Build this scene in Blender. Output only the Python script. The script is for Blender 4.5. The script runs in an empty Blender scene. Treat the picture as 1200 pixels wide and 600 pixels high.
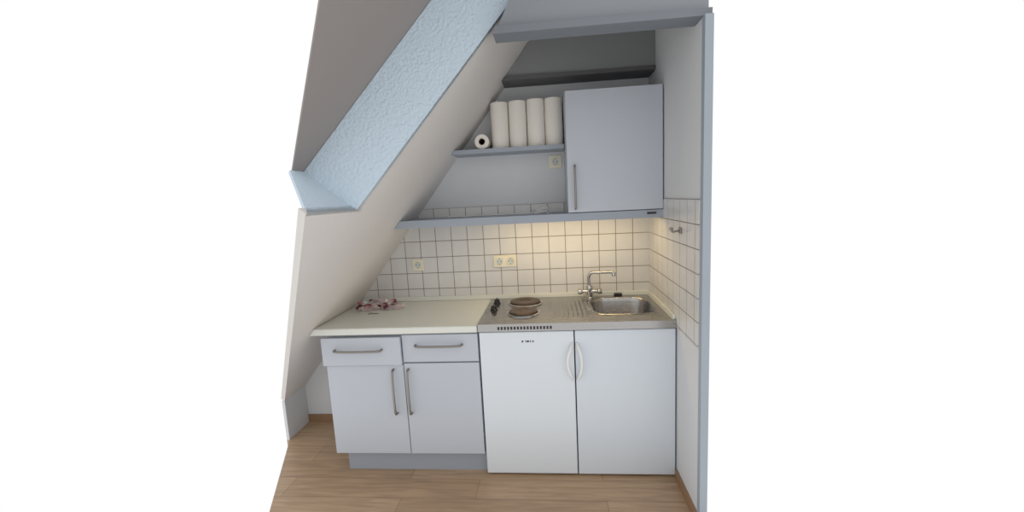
import bpy, bmesh, math, random
from mathutils import Vector, Matrix, noise
random.seed(4)
S=bpy.context.scene
def s2l(c):
    c=c/255.0
    return c/12.92 if c<=.04045 else ((c+.055)/1.055)**2.4
def rgb(r,g,b): return (s2l(r),s2l(g),s2l(b),1)

# ------------------------------------------------------------ materials
def mat(name,col,rough=.5,metal=0,bump=0,bscale=60,var=0,emit=None,estr=0,trans=0,alpha=1,bdist=.004,spec=.5):
    m=bpy.data.materials.new(name);m.use_nodes=True
    nt=m.node_tree;b=nt.nodes['Principled BSDF']
    b.inputs['Base Color'].default_value=col
    b.inputs['Roughness'].default_value=rough
    b.inputs['Metallic'].default_value=metal
    b.inputs['Specular IOR Level'].default_value=spec
    tc=nt.nodes.new('ShaderNodeTexCoord')
    if var:
        n=nt.nodes.new('ShaderNodeTexNoise');n.inputs['Scale'].default_value=4;n.inputs['Detail'].default_value=5
        nt.links.new(tc.outputs['Object'],n.inputs['Vector'])
        mx=nt.nodes.new('ShaderNodeMix');mx.data_type='RGBA'
        mx.inputs[6].default_value=tuple(c*(1-var) for c in col[:3])+(1,)
        mx.inputs[7].default_value=tuple(min(1,c*(1+var)) for c in col[:3])+(1,)
        nt.links.new(n.outputs['Fac'],mx.inputs[0]);nt.links.new(mx.outputs[2],b.inputs['Base Color'])
    if bump:
        n=nt.nodes.new('ShaderNodeTexNoise');n.inputs['Scale'].default_value=bscale;n.inputs['Detail'].default_value=4
        nt.links.new(tc.outputs['Object'],n.inputs['Vector'])
        bp=nt.nodes.new('ShaderNodeBump');bp.inputs['Strength'].default_value=bump;bp.inputs['Distance'].default_value=bdist
        nt.links.new(n.outputs['Fac'],bp.inputs['Height']);nt.links.new(bp.outputs['Normal'],b.inputs['Normal'])
    if emit: b.inputs['Emission Color'].default_value=emit;b.inputs['Emission Strength'].default_value=estr
    if trans: b.inputs['Transmission Weight'].default_value=trans
    if alpha<1: b.inputs['Alpha'].default_value=alpha
    return m
M={}
M['wall']=mat('plaster_white',rgb(215,217,219),.9,bump=.35,bscale=45,var=.02)
M['slope']=mat('plaster_slope',rgb(217,213,209),.9,bump=.3,bscale=40,var=.02)
M['reveal']=mat('woodchip_reveal_daylit',rgb(202,218,230),.9,bump=1.0,bscale=75,bdist=.008,var=.03)  # cool daylight tint put into the reveal's base colour
M['taupe_flat']=mat('taupe_matte',rgb(150,143,140),.95,bump=.15,bscale=200)
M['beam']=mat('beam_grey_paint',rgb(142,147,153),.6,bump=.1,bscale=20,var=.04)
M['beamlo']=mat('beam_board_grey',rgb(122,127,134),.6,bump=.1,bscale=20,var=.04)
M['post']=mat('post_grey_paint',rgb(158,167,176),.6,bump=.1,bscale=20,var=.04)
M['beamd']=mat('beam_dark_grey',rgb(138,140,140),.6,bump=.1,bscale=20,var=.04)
M['beamdd']=mat('beam_shadow_trim',rgb(96,95,97),.6)  # shade under the purlin put into this darker grey
M['front']=mat('laminate_blue_grey',rgb(187,192,200),.5,bump=.06,bscale=250,var=.015)
M['shelf']=mat('laminate_shelf_grey',rgb(156,163,173),.5,var=.02)
M['worktop']=mat('worktop_cream',rgb(220,221,213),.35,var=.02)
M['worktopedge']=mat('worktop_edge',rgb(206,212,210),.4)
M['white']=mat('enamel_white',rgb(216,222,227),.3,var=.01)
M['white2']=mat('enamel_white_cool',rgb(210,217,224),.35,var=.01)
M['whitepl']=mat('plastic_white',rgb(228,228,226),.4)
M['cream']=mat('socket_cream',rgb(232,226,204),.35)
M['dark']=mat('dark_gap',rgb(30,30,32),.7)
M['black']=mat('black_plastic',rgb(28,26,26),.35)
M['nickel']=mat('brushed_nickel',rgb(150,144,138),.35,metal=.9)
M['chrome']=mat('chrome',rgb(195,195,195),.12,metal=1)
M['iron']=mat('hotplate_iron',rgb(96,82,72),.4,metal=.6)
M['paper']=mat('paper_roll',rgb(234,229,220),.95,bump=.5,bscale=120)
M['card']=mat('cardboard',rgb(110,84,62),.9)
M['wood']=mat('baseboard_wood',rgb(150,118,90),.5,var=.1)
M['lamp']=mat('lamp_diffuser',rgb(255,240,200),.4,emit=(1,.74,.36,1),estr=16)
def film(name,col,a):
    return mat(name,col,.25,alpha=a,bump=.6,bscale=60)
M['film']=film('plastic_film',rgb(225,208,208),.45)
M['pink']=mat('pink_candy',rgb(178,112,122),.5);M['red']=mat('dark_red_candy',rgb(96,36,44),.5)

# steel
def steel():
    m=bpy.data.materials.new('brushed_steel');m.use_nodes=True;nt=m.node_tree;b=nt.nodes['Principled BSDF']
    b.inputs['Base Color'].default_value=rgb(172,170,168);b.inputs['Metallic'].default_value=1;b.inputs['Roughness'].default_value=.3
    tc=nt.nodes.new('ShaderNodeTexCoord');mp=nt.nodes.new('ShaderNodeMapping');mp.inputs['Scale'].default_value=(4,120,120)
    n=nt.nodes.new('ShaderNodeTexNoise');n.inputs['Scale'].default_value=3
    nt.links.new(tc.outputs['Object'],mp.inputs[0]);nt.links.new(mp.outputs[0],n.inputs['Vector'])
    r=nt.nodes.new('ShaderNodeMapRange');r.inputs[3].default_value=.18;r.inputs[4].default_value=.34
    nt.links.new(n.outputs['Fac'],r.inputs[0]);nt.links.new(r.outputs[0],b.inputs['Roughness'])
    return m
M['steel']=steel()
def tiles(name,ax,offu,offz):
    P=.11
    m=bpy.data.materials.new(name);m.use_nodes=True;nt=m.node_tree;b=nt.nodes['Principled BSDF'];L=nt.links.new
    g=nt.nodes.new('ShaderNodeNewGeometry');sp=nt.nodes.new('ShaderNodeSeparateXYZ');L(g.outputs['Position'],sp.inputs[0])
    def line(sock,off):
        a=nt.nodes.new('ShaderNodeMath');a.operation='SUBTRACT';L(sock,a.inputs[0]);a.inputs[1].default_value=off
        pp=nt.nodes.new('ShaderNodeMath');pp.operation='PINGPONG';L(a.outputs[0],pp.inputs[0]);pp.inputs[1].default_value=P/2
        r=nt.nodes.new('ShaderNodeMapRange');L(pp.outputs[0],r.inputs[0]);r.inputs[1].default_value=.0012;r.inputs[2].default_value=.0030
        return r.outputs[0]
    a=line(sp.outputs[ax],offu);c=line(sp.outputs[2],offz)
    mn=nt.nodes.new('ShaderNodeMath');mn.operation='MINIMUM';L(a,mn.inputs[0]);L(c,mn.inputs[1])
    mx=nt.nodes.new('ShaderNodeMix');mx.data_type='RGBA';L(mn.outputs[0],mx.inputs[0])
    n=nt.nodes.new('ShaderNodeTexNoise');n.inputs['Scale'].default_value=9;L(g.outputs['Position'],n.inputs['Vector'])
    m2=nt.nodes.new('ShaderNodeMix');m2.data_type='RGBA';m2.inputs[6].default_value=rgb(208,207,206);m2.inputs[7].default_value=rgb(219,218,216);L(n.outputs['Fac'],m2.inputs[0])
    mx.inputs[6].default_value=rgb(126,114,106);L(m2.outputs[2],mx.inputs[7]);L(mx.outputs[2],b.inputs['Base Color'])
    rr=nt.nodes.new('ShaderNodeMapRange');rr.inputs[3].default_value=.8;rr.inputs[4].default_value=.22;L(mn.outputs[0],rr.inputs[0]);L(rr.outputs[0],b.inputs['Roughness'])
    bp=nt.nodes.new('ShaderNodeBump');bp.inputs['Strength'].default_value=.5;bp.inputs['Distance'].default_value=.002;L(mn.outputs[0],bp.inputs['Height']);L(bp.outputs[0],b.inputs['Normal'])
    return m
M['tb']=tiles('tiles_back',0,0,1.535);M['tr']=tiles('tiles_right',1,0,1.535)
def floor_mat():
    m=bpy.data.materials.new('oak_laminate');m.use_nodes=True;nt=m.node_tree;b=nt.nodes['Principled BSDF'];L=nt.links.new
    tc=nt.nodes.new('ShaderNodeTexCoord')
    br=nt.nodes.new('ShaderNodeTexBrick');br.inputs['Scale'].default_value=1;br.inputs['Mortar Size'].default_value=.0012
    br.inputs['Brick Width'].default_value=1.1;br.inputs['Row Height'].default_value=.16;br.offset=.37
    br.inputs['Color1'].default_value=(0,0,0,1);br.inputs['Color2'].default_value=(1,1,1,1);br.inputs['Mortar'].default_value=(.5,.5,.5,1)
    L(tc.outputs['Object'],br.inputs['Vector'])
    ramp=nt.nodes.new('ShaderNodeMix');ramp.data_type='RGBA';ramp.inputs[6].default_value=rgb(170,142,113);ramp.inputs[7].default_value=rgb(186,157,127);L(br.outputs['Color'],ramp.inputs[0])
    mp=nt.nodes.new('ShaderNodeMapping');mp.inputs['Scale'].default_value=(1.2,14,1);L(tc.outputs['Object'],mp.inputs[0])
    n=nt.nodes.new('ShaderNodeTexNoise');n.inputs['Scale'].default_value=3;n.inputs['Detail'].default_value=8;n.inputs['Distortion'].default_value=.8;L(mp.outputs[0],n.inputs['Vector'])
    r=nt.nodes.new('ShaderNodeMapRange');r.inputs[1].default_value=.35;r.inputs[2].default_value=.65;r.inputs[3].default_value=.78;r.inputs[4].default_value=1.06;L(n.outputs['Fac'],r.inputs[0])
    mu=nt.nodes.new('ShaderNodeMix');mu.data_type='RGBA';mu.blend_type='MULTIPLY';mu.inputs[0].default_value=1;L(ramp.outputs[2],mu.inputs[6]);L(r.outputs[0],mu.inputs[7])
    m3=nt.nodes.new('ShaderNodeMix');m3.data_type='RGBA';L(br.outputs['Fac'],m3.inputs[0]);L(mu.outputs[2],m3.inputs[6]);m3.inputs[7].default_value=rgb(120,92,68)
    L(m3.outputs[2],b.inputs['Base Color']);b.inputs['Roughness'].default_value=.42
    return m
M['floor']=floor_mat()

# ------------------------------------------------------------ helpers
def empty(name):
    e=bpy.data.objects.new(name,None);S.collection.objects.link(e);return e
def fin(bm,name,m,parent=None,smooth=False,mats=None):
    me=bpy.data.meshes.new(name);bm.normal_update();bm.to_mesh(me);bm.free()
    for k in (mats or [m]): me.materials.append(M[k])
    if smooth:
        for p in me.polygons:p.use_smooth=True
    o=bpy.data.objects.new(name,me);S.collection.objects.link(o)
    if parent:o.parent=parent
    return o
def box(name,x0,x1,y0,y1,z0,z1,m,parent=None,bev=0.0,seg=2):
    bm=bmesh.new();bmesh.ops.create_cube(bm,size=1)
    for v in bm.verts:
        v.co=Vector(((x0+x1)/2+v.co.x*(x1-x0),(y0+y1)/2+v.co.y*(y1-y0),(z0+z1)/2+v.co.z*(z1-z0)))
    if bev: bmesh.ops.bevel(bm,geom=bm.edges[:],offset=bev,segments=seg,affect='EDGES',profile=.5)
    return fin(bm,name,m,parent)
def prism(name,pts,off,m,parent=None,bev=0):
    bm=bmesh.new();a=[bm.verts.new(p) for p in pts];off=Vector(off);c=[bm.verts.new(Vector(p)+off) for p in pts]
    n=len(pts);bm.faces.new(a);bm.faces.new(c[::-1])
    for i in range(n): bm.faces.new([a[i],c[i],c[(i+1)%n],a[(i+1)%n]])
    bmesh.ops.recalc_face_normals(bm,faces=bm.faces[:])
    if bev: bmesh.ops.bevel(bm,geom=bm.edges[:],offset=bev,segments=2,affect='EDGES')
    return fin(bm,name,m,parent)
def lathe(name,prof,pos,m,parent=None,axis='Z',n=40,smooth=True):
    bm=bmesh.new();rings=[]
    for r,h in prof:
        ring=[]
        for i in range(n):
            a=2*math.pi*i/n;v=(r*math.cos(a),r*math.sin(a),h)
            if axis=='Y': v=(v[0],v[2],v[1])
            if axis=='X': v=(v[2],v[0],v[1])
            ring.append(bm.verts.new(Vector(v)+Vector(pos)))
        rings.append(ring)
    for a,b in zip(rings,rings[1:]):
        for i in range(n): bm.faces.new([a[i],a[(i+1)%n],b[(i+1)%n],b[i]])
    if prof[0][0]>1e-5 and prof[0]!=prof[-1]: bm.faces.new(rings[0][::-1])
    if prof[-1][0]>1e-5 and prof[0]!=prof[-1]: bm.faces.new(rings[-1])
    bmesh.ops.remove_doubles(bm,verts=bm.verts[:],dist=1e-6)
    bmesh.ops.recalc_face_normals(bm,faces=bm.faces[:])
    o=fin(bm,name,m,parent,smooth)
    if smooth:
        md=o.modifiers.new('es','EDGE_SPLIT');md.split_angle=math.radians(35)
    return o
def tube(name,pts,r,m,parent=None,res=6,cyc=False,scale=None):
    cu=bpy.data.curves.new(name,'CURVE');cu.dimensions='3D';cu.bevel_depth=r;cu.bevel_resolution=4;cu.use_fill_caps=True;cu.resolution_u=res
    sp=cu.splines.new('NURBS');sp.points.add(len(pts)-1)
    for i,p in enumerate(pts): sp.points[i].co=(*p,1)
    sp.use_endpoint_u=not cyc;sp.use_cyclic_u=cyc;sp.order_u=3
    o=bpy.data.objects.new(name,cu);S.collection.objects.link(o)
    dg=bpy.context.evaluated_depsgraph_get();me=bpy.data.meshes.new_from_object(o.evaluated_get(dg))
    bpy.data.objects.remove(o);me.materials.clear();me.materials.append(M[m])
    for p in me.polygons:p.use_smooth=True
    o=bpy.data.objects.new(name,me);S.collection.objects.link(o)
    if parent:o.parent=parent
    return o

# ------------------------------------------------------------ room shell
NX,NZ,V=.78186,-.62345,-2.131
def sx(z): return (V-NZ*z)/NX
T=.28
ZK=.283;ZT=2.70
def sp(z,y,d=0): return Vector((sx(z)-NX*d,y,z-NZ*d))
def outv(d): return (-NX*d,0,-NZ*d)
prism('wall_back',[(-2.5,0,0),(0.03,0,0),(0.03,0,ZT),(sx(ZT),0,ZT),(-2.5,0,ZK)],(0,.12,0),'wall')
prism('wall_slope',[sp(ZK,.12),sp(ZT,.12),sp(ZT,-.775),sp(1.565,-1.05),sp(1.565,-1.44),sp(ZK,-.25)],outv(.03),'slope')
# roof window: reveal cheek, sill and flat taupe panel behind them
w=empty('window_1')
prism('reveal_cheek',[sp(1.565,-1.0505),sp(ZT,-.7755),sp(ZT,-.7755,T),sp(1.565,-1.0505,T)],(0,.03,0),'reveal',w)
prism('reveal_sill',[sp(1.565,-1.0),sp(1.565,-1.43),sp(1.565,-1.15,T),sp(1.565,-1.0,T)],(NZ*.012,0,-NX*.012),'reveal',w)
prism('taupe_panel',[sp(1.555,-.76,T+.002),sp(2.9,-.76,T+.002),sp(2.9,-1.80,T+.002),sp(2.45,-1.80,T+.002),sp(1.555,-1.12,T+.002)],outv(.006),'taupe_flat',w)
prism('wall_left',[(-2.5,.12,0),(-2.5,-.25,0),(-2.5,-.25,ZK),(-2.5,.12,ZK)],(-.02,0,0),'wall')
# right wall, notched where the front beam bears on it
prism('wall_right',[(0,.12,0),(0,-.93,0),(0,-.93,2.268),(0,-.828,2.268),(0,-.828,ZT),(0,.12,ZT)],(.03,0,0),'wall')
box('ceiling',sx(2.62),.03,-.9,.12,2.66,2.72,'wall')  # out of view, added over the niche to shade the beams
prism('floor',[(-2.52,.12,0),(.03,.12,0),(.03,-1.1,0),(-2.1,-1.1,0),(-2.5,-.25,0),(-2.52,-.25,0)],(0,0,-.05),'floor')
box('trim_post',-.002,.032,-.965,-.93,0,2.268,'post')
box('baseboard_right',-.012,0,-.93,-.615,0,.055,'wood')
box('baseboard_back',-2.5,-1.98,-.012,0,0,.055,'wood')
box('wall_back_tiles',sx(1.0)-.1,-.0,-.006,0,.90,1.535,'tb')
box('wall_right_tiles',-.006,0,-.925,-.006,.862,1.535,'tr')

e=empty('ceiling_beam')
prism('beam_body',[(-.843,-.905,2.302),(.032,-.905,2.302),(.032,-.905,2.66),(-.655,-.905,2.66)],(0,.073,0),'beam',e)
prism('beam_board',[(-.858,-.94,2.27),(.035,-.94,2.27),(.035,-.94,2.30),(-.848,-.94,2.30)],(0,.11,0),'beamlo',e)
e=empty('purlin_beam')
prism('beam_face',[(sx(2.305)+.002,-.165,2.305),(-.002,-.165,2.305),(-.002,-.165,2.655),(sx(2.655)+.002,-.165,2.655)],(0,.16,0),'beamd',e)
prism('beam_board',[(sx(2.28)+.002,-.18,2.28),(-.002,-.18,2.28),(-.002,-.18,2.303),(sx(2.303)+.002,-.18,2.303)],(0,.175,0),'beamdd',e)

# ------------------------------------------------------------ upper units
e=empty('wall_cabinet')
box('carcass',-.54,-.004,-.335,-.001,1.477,2.155,'front',e,.001)
box('door',-.538,-.008,-.357,-.338,1.480,2.155,'front',e,.002)
def bowh(name,p0,p1,out,m='nickel',r=.006,par=None):
    p0=Vector(p0);p1=Vector(p1);o=Vector(out);d=(p1-p0)
    k=empty(name);k.parent=par
    pts=[p0,p0+o*.7,p0+o+d*.06,p0+o*1.12+d*.3,p0+o*1.15+d*.5,p0+o*1.12+d*.7,p1+o-d*.06,p1+o*.7,p1]
    tube('bar',pts,r,m,k)
    return k
bowh('handle',(-.497,-.357,1.50),(-.497,-.357,1.745),(0,-.03,0),par=e)
box('label',-.095,-.045,-.3585,-.352,1.452,1.462,'black',e)
e=empty('wall_shelf')
prism('board',[(sx(1.462)+.003,-.335,1.462),(-.004,-.335,1.462),(-.004,-.335,1.475),(sx(1.475)+.003,-.335,1.475)],(0,.328,0),'shelf',e)
prism('fascia',[(sx(1.43)+.003,-.352,1.43),(-.004,-.352,1.43),(-.004,-.352,1.475),(sx(1.475)+.003,-.352,1.475)],(0,.016,0),'shelf',e)
e=empty('wall_shelf')
prism('board',[(sx(1.862)+.003,-.20,1.862),(-.545,-.20,1.862),(-.545,-.20,1.887),(sx(1.887)+.003,-.20,1.887)],(0,.199,0),'shelf',e)
def roll(pos,axis,r,h):
    k=empty('paper_towel_roll')
    ri=.02
    pr=[(ri,.0),(r-.003,0),(r,.003),(r,h-.003),(r-.003,h),(ri,h),(ri,0)]
    if axis=='Y': pr=[(ri,0),(r,0),(r,h),(ri,h),(ri,0)]
    lathe('paper',pr,pos,'paper',k,axis)
    lathe('core',[(ri-.002,.001),(ri,.001),(ri,h-.001),(ri-.002,h-.001),(ri-.002,.001)],pos,'card',k,axis)
    return k
for x,h in ((-.935,.278),(-.823,.28),(-.711,.283),(-.601,.283)):
    roll((x,-.115,1.888),'Z',.0545,h)
k=roll((-1.045,-.185,1.888+.044),'Y',.044,.17)
e=empty('undershelf_light')
box('housing',-1.00,-.10,-.31,-.25,1.450,1.4615,'whitepl',e,.003)
box('diffuser',-.98,-.12,-.305,-.255,1.442,1.4498,'lamp',e,.003)
e=empty('cable_coil')
for i in range(3):
    tube('coil_%d'%i,[(-.70+.045*math.cos(t*math.pi/4)*(1+.1*i),-.16+.04*math.sin(t*math.pi/4),1.48+.012*i+.012*math.sin(t*math.pi/4+i)) for t in range(8)],.003,'whitepl',e,cyc=True)
tube('lead',[(-.74,-.16,1.48),(-.85,-.12,1.481),(-1.0,-.15,1.48),(-1.15,-.1,1.48),(-1.3,-.13,1.48)],.003,'whitepl',e)

# ------------------------------------------------------------ base cabinet
e=empty('base_cabinet')
XL,XR,XM=-1.965,-1.07,-1.505
box('carcass',XL+.006,XR,-.58,-.03,.13,.86,'front',e,.001)
box('plinth',XL+.05,XR,-.555,-.10,.0,.128,'shelf',e)
box('drawer_front_1',XL-.005,XM-.002,-.622,-.602,.682,.845,'front',e,.0025)
box('drawer_front_2',XM+.002,XR-.001,-.602,-.583,.69,.85,'front',e,.0025)
box('door_front_1',XL+.004,XM-.002,-.602,-.583,.132,.675,'front',e,.0025)
box('door_front_2',XM+.002,XR-.001,-.602,-.583,.132,.683,'front',e,.0025)
bowh('handle_1',(-1.89,-.622,.775),(-1.615,-.622,.775),(0,-.03,0),par=e,r=.0065)
bowh('handle_2',(-1.425,-.602,.79),(-1.16,-.602,.79),(0,-.03,0),par=e,r=.0065)
bowh('handle_3',(-1.565,-.602,.385),(-1.565,-.602,.65),(0,-.03,0),par=e,r=.0065)
bowh('handle_4',(-1.478,-.602,.385),(-1.478,-.602,.65),(0,-.03,0),par=e,r=.0065)
e=empty('worktop')
prism('slab',[(sx(.862)+.003,-.622,.862),(-1.068,-.622,.862),(-1.068,-.622,.9),(sx(.9)+.003,-.622,.9)],(0,.612,0),'worktop',e,.0035)
e=empty('worktop_upstand')
box('back_strip',sx(.93)+.003,-.004,-.022,-.0065,.901,.93,'worktop',e,.003)
box('side_strip',-.022,-.0065,-.60,-.0225,.901,.93,'worktop',e,.003)

# ------------------------------------------------------------ fridge
e=empty('fridge')
box('body',-1.058,-.547,-.57,-.04,.012,.858,'white',e,.002)
box('gasket',-1.056,-.549,-.577,-.569,.02,.853,'dark',e)
box('door',-1.061,-.543,-.605,-.578,.014,.857,'white',e,.006,3)
for i,x in enumerate((-1.03,-.57)):
    for j,y in enumerate((-.54,-.08)): lathe('foot_%d%d'%(i,j),[(.015,0),(.015,.014)],(x,y,0),'black',e,n=16)
tube('handle',[(-.553,-.606,.785),(-.559,-.628,.77),(-.575,-.634,.735),(-.583,-.634,.69),(-.577,-.634,.645),(-.563,-.63,.605),(-.553,-.606,.58)],.008,'whitepl',e)
for i,(x,wd) in enumerate(((-.822,.008),(-.803,.005),(-.792,.010),(-.778,.005),(-.764,.006))):
    box('badge_%d'%i,x-wd/2,x+wd/2,-.6062,-.605,.796,.806,'black',e)
e=empty('sink_cabinet')
box('carcass',-.535,-.012,-.575,-.04,.012,.72,'white2',e,.002)
box('rail',-.535,-.012,-.575,-.56,.72,.858,'white2',e,.002)
box('seam',-.533,-.014,-.579,-.574,.02,.853,'dark',e)
box('door',-.537,-.008,-.605,-.58,.014,.857,'white2',e,.004,3)
for i,x in enumerate((-.51,-.04)):
    for j,y in enumerate((-.54,-.08)): lathe('foot_%d%d'%(i,j),[(.015,0),(.015,.014)],(x,y,0),'black',e,n=16)
tube('handle',[(-.528,-.606,.785),(-.522,-.628,.77),(-.510,-.634,.735),(-.504,-.634,.69),(-.508,-.634,.645),(-.518,-.63,.605),(-.528,-.606,.58)],.008,'whitepl',e)

# ------------------------------------------------------------ steel top with hob, drainer, bowl
e=empty('steel_sink_top')
ZS=.904
X0,X1,Y0,Y1=-1.064,-.026,-.615,-.024
def rr(cx,cy,hx,hy,r,n=10):
    pts=[]
    for qx,qy,a0 in ((1,1,0),(-1,1,90),(-1,-1,180),(1,-1,270)):
        for i in range(n+1):
            a=math.radians(a0+90*i/n);pts.append((cx+qx*(hx-r)+r*math.cos(a),cy+qy*(hy-r)+r*math.sin(a)))
    return pts
cx,cy,hx,hy,rad=-.232,-.285,.182,.192,.095
bm=bmesh.new()
SX0=-.43
inner=rr(cx,cy,hx,hy,rad)
outer=[]
for (x,y) in inner:
    dx,dy=x-cx,y-cy;t=1e9
    if dx>1e-9:t=min(t,(X1-cx)/dx)
    if dx<-1e-9:t=min(t,(SX0-cx)/dx)
    if dy>1e-9:t=min(t,(Y1-cy)/dy)
    if dy<-1e-9:t=min(t,(Y0-cy)/dy)
    outer.append((cx+dx*t,cy+dy*t))
n=len(inner)
vi=[bm.verts.new((x,y,ZS)) for x,y in inner];vo=[bm.verts.new((x,y,ZS)) for x,y in outer]
for i in range(n): bm.faces.new([vi[i],vo[i],vo[(i+1)%n],vi[(i+1)%n]])
for cxx,cyy in ((X1,Y1),(SX0,Y1),(SX0,Y0),(X1,Y0)):
    best=None
    for i in range(n):
        p,q=outer[i],outer[(i+1)%n]
        if abs(p[0]-q[0])>1e-6 and abs(p[1]-q[1])>1e-6:
            if (p[0]-cxx)*(q[0]-cxx)<1e-9 and (p[1]-cyy)*(q[1]-cyy)<1e-9: best=i
    if best is not None:
        v=bm.verts.new((cxx,cyy,ZS))
        try: bm.faces.new([vo[best],v,vo[(best+1)%n]])
        except: pass
def ridge(x,y):
    if -.66<x<-.45 and -.52<y<-.09:
        ph=(x+.66)/.21*8
        f=min(1,(y+.52)/.02,(-.09-y)/.02)
        return .006*f*(.5-.5*math.cos(ph*2*math.pi))
    return 0
xs=[X0+(-.67-X0)*i/6 for i in range(7)]+[-.67+(.24)*i/128 for i in range(1,129)]
ys=[Y0,-.53,-.52,-.50]+[-.5+.39*i/6 for i in range(1,7)]+[-.09,-.08,Y1]
gr=[[bm.verts.new((x,y,ZS+ridge(x,y))) for y in ys] for x in xs]
for i in range(len(xs)-1):
    for j in range(len(ys)-1): bm.faces.new([gr[i][j],gr[i+1][j],gr[i+1][j+1],gr[i][j+1]])
ap=[bm.verts.new(p) for p in ((X0,Y0,ZS),(X1+.018,Y0,ZS),(X1+.018,Y0,.862),(X0,Y0,.862))];bm.faces.new(ap)
b2=[bm.verts.new(p) for p in ((X1,Y0,ZS),(X1+.018,Y0,ZS),(X1+.018,Y1,ZS),(X1,Y1,ZS))];bm.faces.new(b2)
b3=[bm.verts.new(p) for p in ((X0,Y0,ZS),(X0,Y1,ZS),(X0,Y1,.862),(X0,Y0,.862))];bm.faces.new(b3)
bmesh.ops.recalc_face_normals(bm,faces=bm.faces[:])
for f in bm.faces:
    if abs(f.normal.z)>.5 and f.normal.z<0: f.normal_flip()
fin(bm,'plate','steel',e)
bm=bmesh.new();rings=[]
for k,(ins,z) in enumerate(((-.012,.0005),(-.008,.004),(-.002,.004),(.004,-.002),(.008,-.02),(.016,-.10),(.028,-.135),(.055,-.15))):
    rings.append([bm.verts.new((x,y,ZS+z)) for x,y in rr(cx,cy,hx-ins,hy-ins,max(.03,rad-ins*.6))])
for a_,b_ in zip(rings,rings[1:]):
    for i in range(n): bm.faces.new([a_[i],b_[i],b_[(i+1)%n],a_[(i+1)%n]])
bm.faces.new(rings[-1])
bmesh.ops.recalc_face_normals(bm,faces=bm.faces[:])
o=fin(bm,'bowl','steel',e,True)
lathe('drain',[(.0,.004),(.02,.004),(.03,.006),(.038,.002),(.038,0)],(cx,cy+.03,ZS-.15),'chrome',e)
lathe('hob_rim_1',[(.112,0),(.112,.004),(.104,.007),(.10,.004),(.10,0)],(-.825,-.165,ZS),'chrome',e)
lathe('hotplate_1',[(.0,.013),(.03,.013),(.034,.016),(.09,.018),(.097,.015),(.097,0)],(-.825,-.165,ZS),'iron',e)
lathe('hob_rim_2',[(.098,0),(.098,.004),(.09,.007),(.086,.004),(.086,0)],(-.825,-.40,ZS),'chrome',e)
lathe('hotplate_2',[(.0,.013),(.025,.013),(.029,.016),(.077,.018),(.083,.015),(.083,0)],(-.825,-.40,ZS),'iron',e)
for i,y in enumerate((-.16,-.32)):
    lathe('knob_%d'%i,[(.024,0),(.024,.004),(.019,.008),(.017,.026),(.013,.029),(0,.029)],(-1.01,y,ZS),'black',e,n=24)
    box('knob_grip_%d'%i,-1.014,-1.006,y-.018,y+.018,ZS+.024,ZS+.036,'black',e,.002)
lathe('pilot_lamp',[(.006,0),(.006,.003),(0,.004)],(-.99,-.43,ZS),'red',e,n=16)
for i in range(17):
    x=-.955+i*.0178
    box('vent_slot_%d'%i,x,x+.011,Y0-.0012,Y0+.001,.872,.889,'black',e)
box('plug_holder',-.245,-.195,-.075,-.045,ZS,ZS+.022,'black',e,.003)

# ------------------------------------------------------------ faucet
e=empty('faucet')
FX,FY=-.405,-.075
lathe('base',[(.026,0),(.026,.006),(.02,.012),(.018,.05),(.021,.055),(.021,.075),(.014,.085),(0,.086)],(FX,FY,ZS),'chrome',e)
tube('cross_body',[(FX-.05,FY-.01,ZS+.045),(FX,FY,ZS+.047),(FX+.05,FY-.01,ZS+.045)],.012,'chrome',e)
for i,s in enumerate((-1,1)):
    lathe('tap_knob_%d'%i,[(0,0),(.014,0),(.019,.006),(.019,.02),(.014,.028),(0,.03)] if s>0 else [(0,0),(.014,0),(.019,-.006),(.019,-.02),(.014,-.028),(0,-.03)],(FX+s*.05,FY-.01,ZS+.045),'chrome',e,'X',n=20)
tube('spout',[(FX,FY,ZS+.07),(FX-.003,FY,ZS+.11),(FX-.004,FY-.002,ZS+.15),(FX+.015,FY-.008,ZS+.172),(FX+.05,FY-.02,ZS+.170),(FX+.10,FY-.045,ZS+.178),(FX+.145,FY-.07,ZS+.180)],.010,'chrome',e,10)
lathe('aerator',[(0,.008),(.012,.008),(.013,.0),(.012,-.016),(0,-.016)],(FX+.147,FY-.072,ZS+.172),'chrome',e,n=20)

# ------------------------------------------------------------ sockets
def socket(xs_,z,y=-.0065,mt='cream'):
    k=empty('wall_socket')
    w_=.041
    box('plate',min(xs_)-w_,max(xs_)+w_,y-.009,y,z-w_,z+w_,mt,k,.004)
    for i,x in enumerate(xs_):
        lathe('ring_%d'%i,[(.027,0),(.027,-.004),(.0215,-.004),(.0205,.000),(.0,.0005)],(x,y-.009,z),mt,k,'Y')
        lathe('well_%d'%i,[(.0195,-.0005),(.0195,-.001),(0,-.001)],(x,y-.009,z),'worktopedge',k,'Y')
        for j,dx in enumerate((-.0095,.0095)):
            lathe('pin_%d%d'%(i,j),[(.0032,-.001),(.0032,-.002),(0,-.002)],(x+dx,y-.009,z),'black',k,'Y',n=12)
        for j,dz in enumerate((-.018,.018)): box('earth_%d%d'%(i,j),x-.003,x+.003,y-.013,y-.010,z+dz-.003,z+dz+.003,'nickel',k)
socket([-1.565],1.155);socket([-.998,-.922],1.16);socket([-.598],1.80,y=-.0005)
e=empty('wall_hook')
box('plate',-.014,-.0065,-.695,-.655,1.365,1.395,'nickel',e,.003)
tube('arm',[(-.012,-.675,1.38),(-.03,-.675,1.378),(-.045,-.675,1.372),(-.052,-.675,1.385)],.005,'nickel',e)
lathe('tip',[(0,-.008),(.008,-.005),(.009,0),(.008,.005),(0,.008)],(-.052,-.675,1.39),'nickel',e,n=16)

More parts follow.
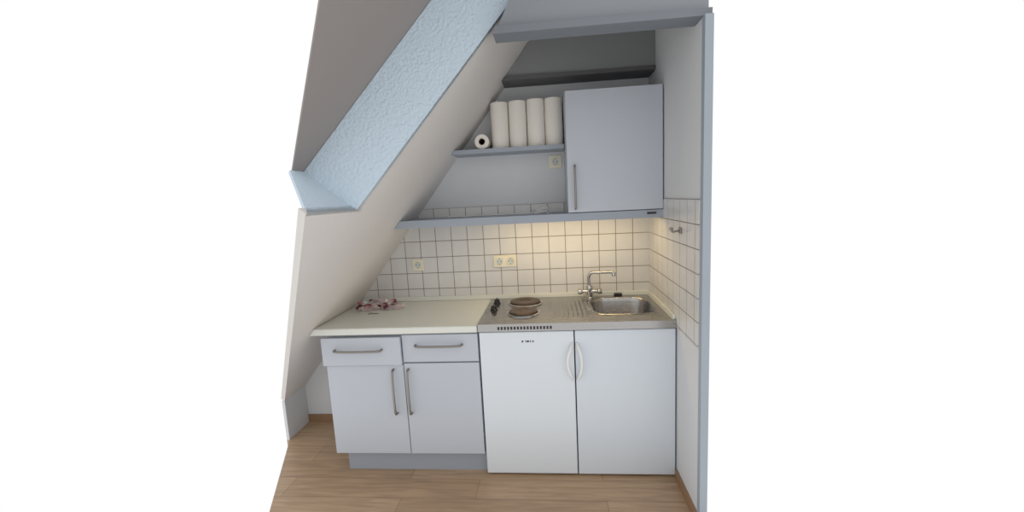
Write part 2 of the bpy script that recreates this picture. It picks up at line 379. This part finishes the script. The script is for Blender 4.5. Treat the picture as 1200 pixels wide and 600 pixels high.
# ------------------------------------------------------------ bag of sweets on the worktop
e=empty('plastic_bag')
def blob(name,c,s,m,amp=.35,sub=4,seed=0,fr=2.2):
    bm=bmesh.new();bmesh.ops.create_icosphere(bm,subdivisions=sub,radius=1)
    for v in bm.verts:
        d=v.co.normalized();q=d*fr+Vector((seed,seed*2,0))
        k_=1+amp*(noise.noise(q)+.6*abs(noise.noise(q*2.3)))
        v.co=Vector((d.x*s[0]*k_+c[0],d.y*s[1]*k_+c[1],max(.9015,d.z*s[2]*k_+c[2])))
    return fin(bm,name,m,e,False)
blob('bag_1',(-1.79,-.16,.918),(.085,.065,.040),'film',seed=1)
blob('bag_2',(-1.70,-.20,.912),(.075,.04,.022),'film',seed=5)
blob('bag_3',(-1.87,-.22,.912),(.05,.045,.018),'film',seed=9)
for i in range(28):
    x=-1.80+random.uniform(-.12,.11);y=-.17+random.uniform(-.07,.05)
    blob('sweet_%d'%i,(x,y,.916+random.uniform(0,.030)),(.016,.012,.010),random.choice(['pink','red','red','pink','whitepl']),.2,2,i)
e=empty('key_ring')
tube('ring',[(-1.80+.014*math.cos(t*math.pi/4),-.32+.014*math.sin(t*math.pi/4),.903) for t in range(8)],.0018,'nickel',e,cyc=True)
box('key',-1.79,-1.745,-.325,-.313,.901,.904,'nickel',e,.001)

# ------------------------------------------------------------ lights
w=bpy.data.worlds.new('World');S.world=w;w.use_nodes=True
w.node_tree.nodes['Background'].inputs[0].default_value=(1,1,1,1);w.node_tree.nodes['Background'].inputs[1].default_value=1.0
S.view_settings.view_transform='Standard'

# ------------------------------------------------------------ camera
C=Vector((-0.6496,-2.8169,1.5824));yaw,pit,rol,F=-0.0929,-0.1374,-0.0509,493.3
f=Vector((math.sin(yaw)*math.cos(pit),math.cos(yaw)*math.cos(pit),math.sin(pit)))
r=Vector((math.cos(yaw),-math.sin(yaw),0));u=r.cross(f)
r2=r*math.cos(rol)+u*math.sin(rol);u2=-r*math.sin(rol)+u*math.cos(rol)
cam=bpy.data.cameras.new('camera');co=bpy.data.objects.new('camera',cam);S.collection.objects.link(co)
co.matrix_world=Matrix(((r2.x,u2.x,-f.x,C.x),(r2.y,u2.y,-f.y,C.y),(r2.z,u2.z,-f.z,C.z),(0,0,0,1)))
cam.sensor_fit='HORIZONTAL';cam.sensor_width=36;cam.lens=F*36/1200;cam.clip_start=.02
S.camera=co
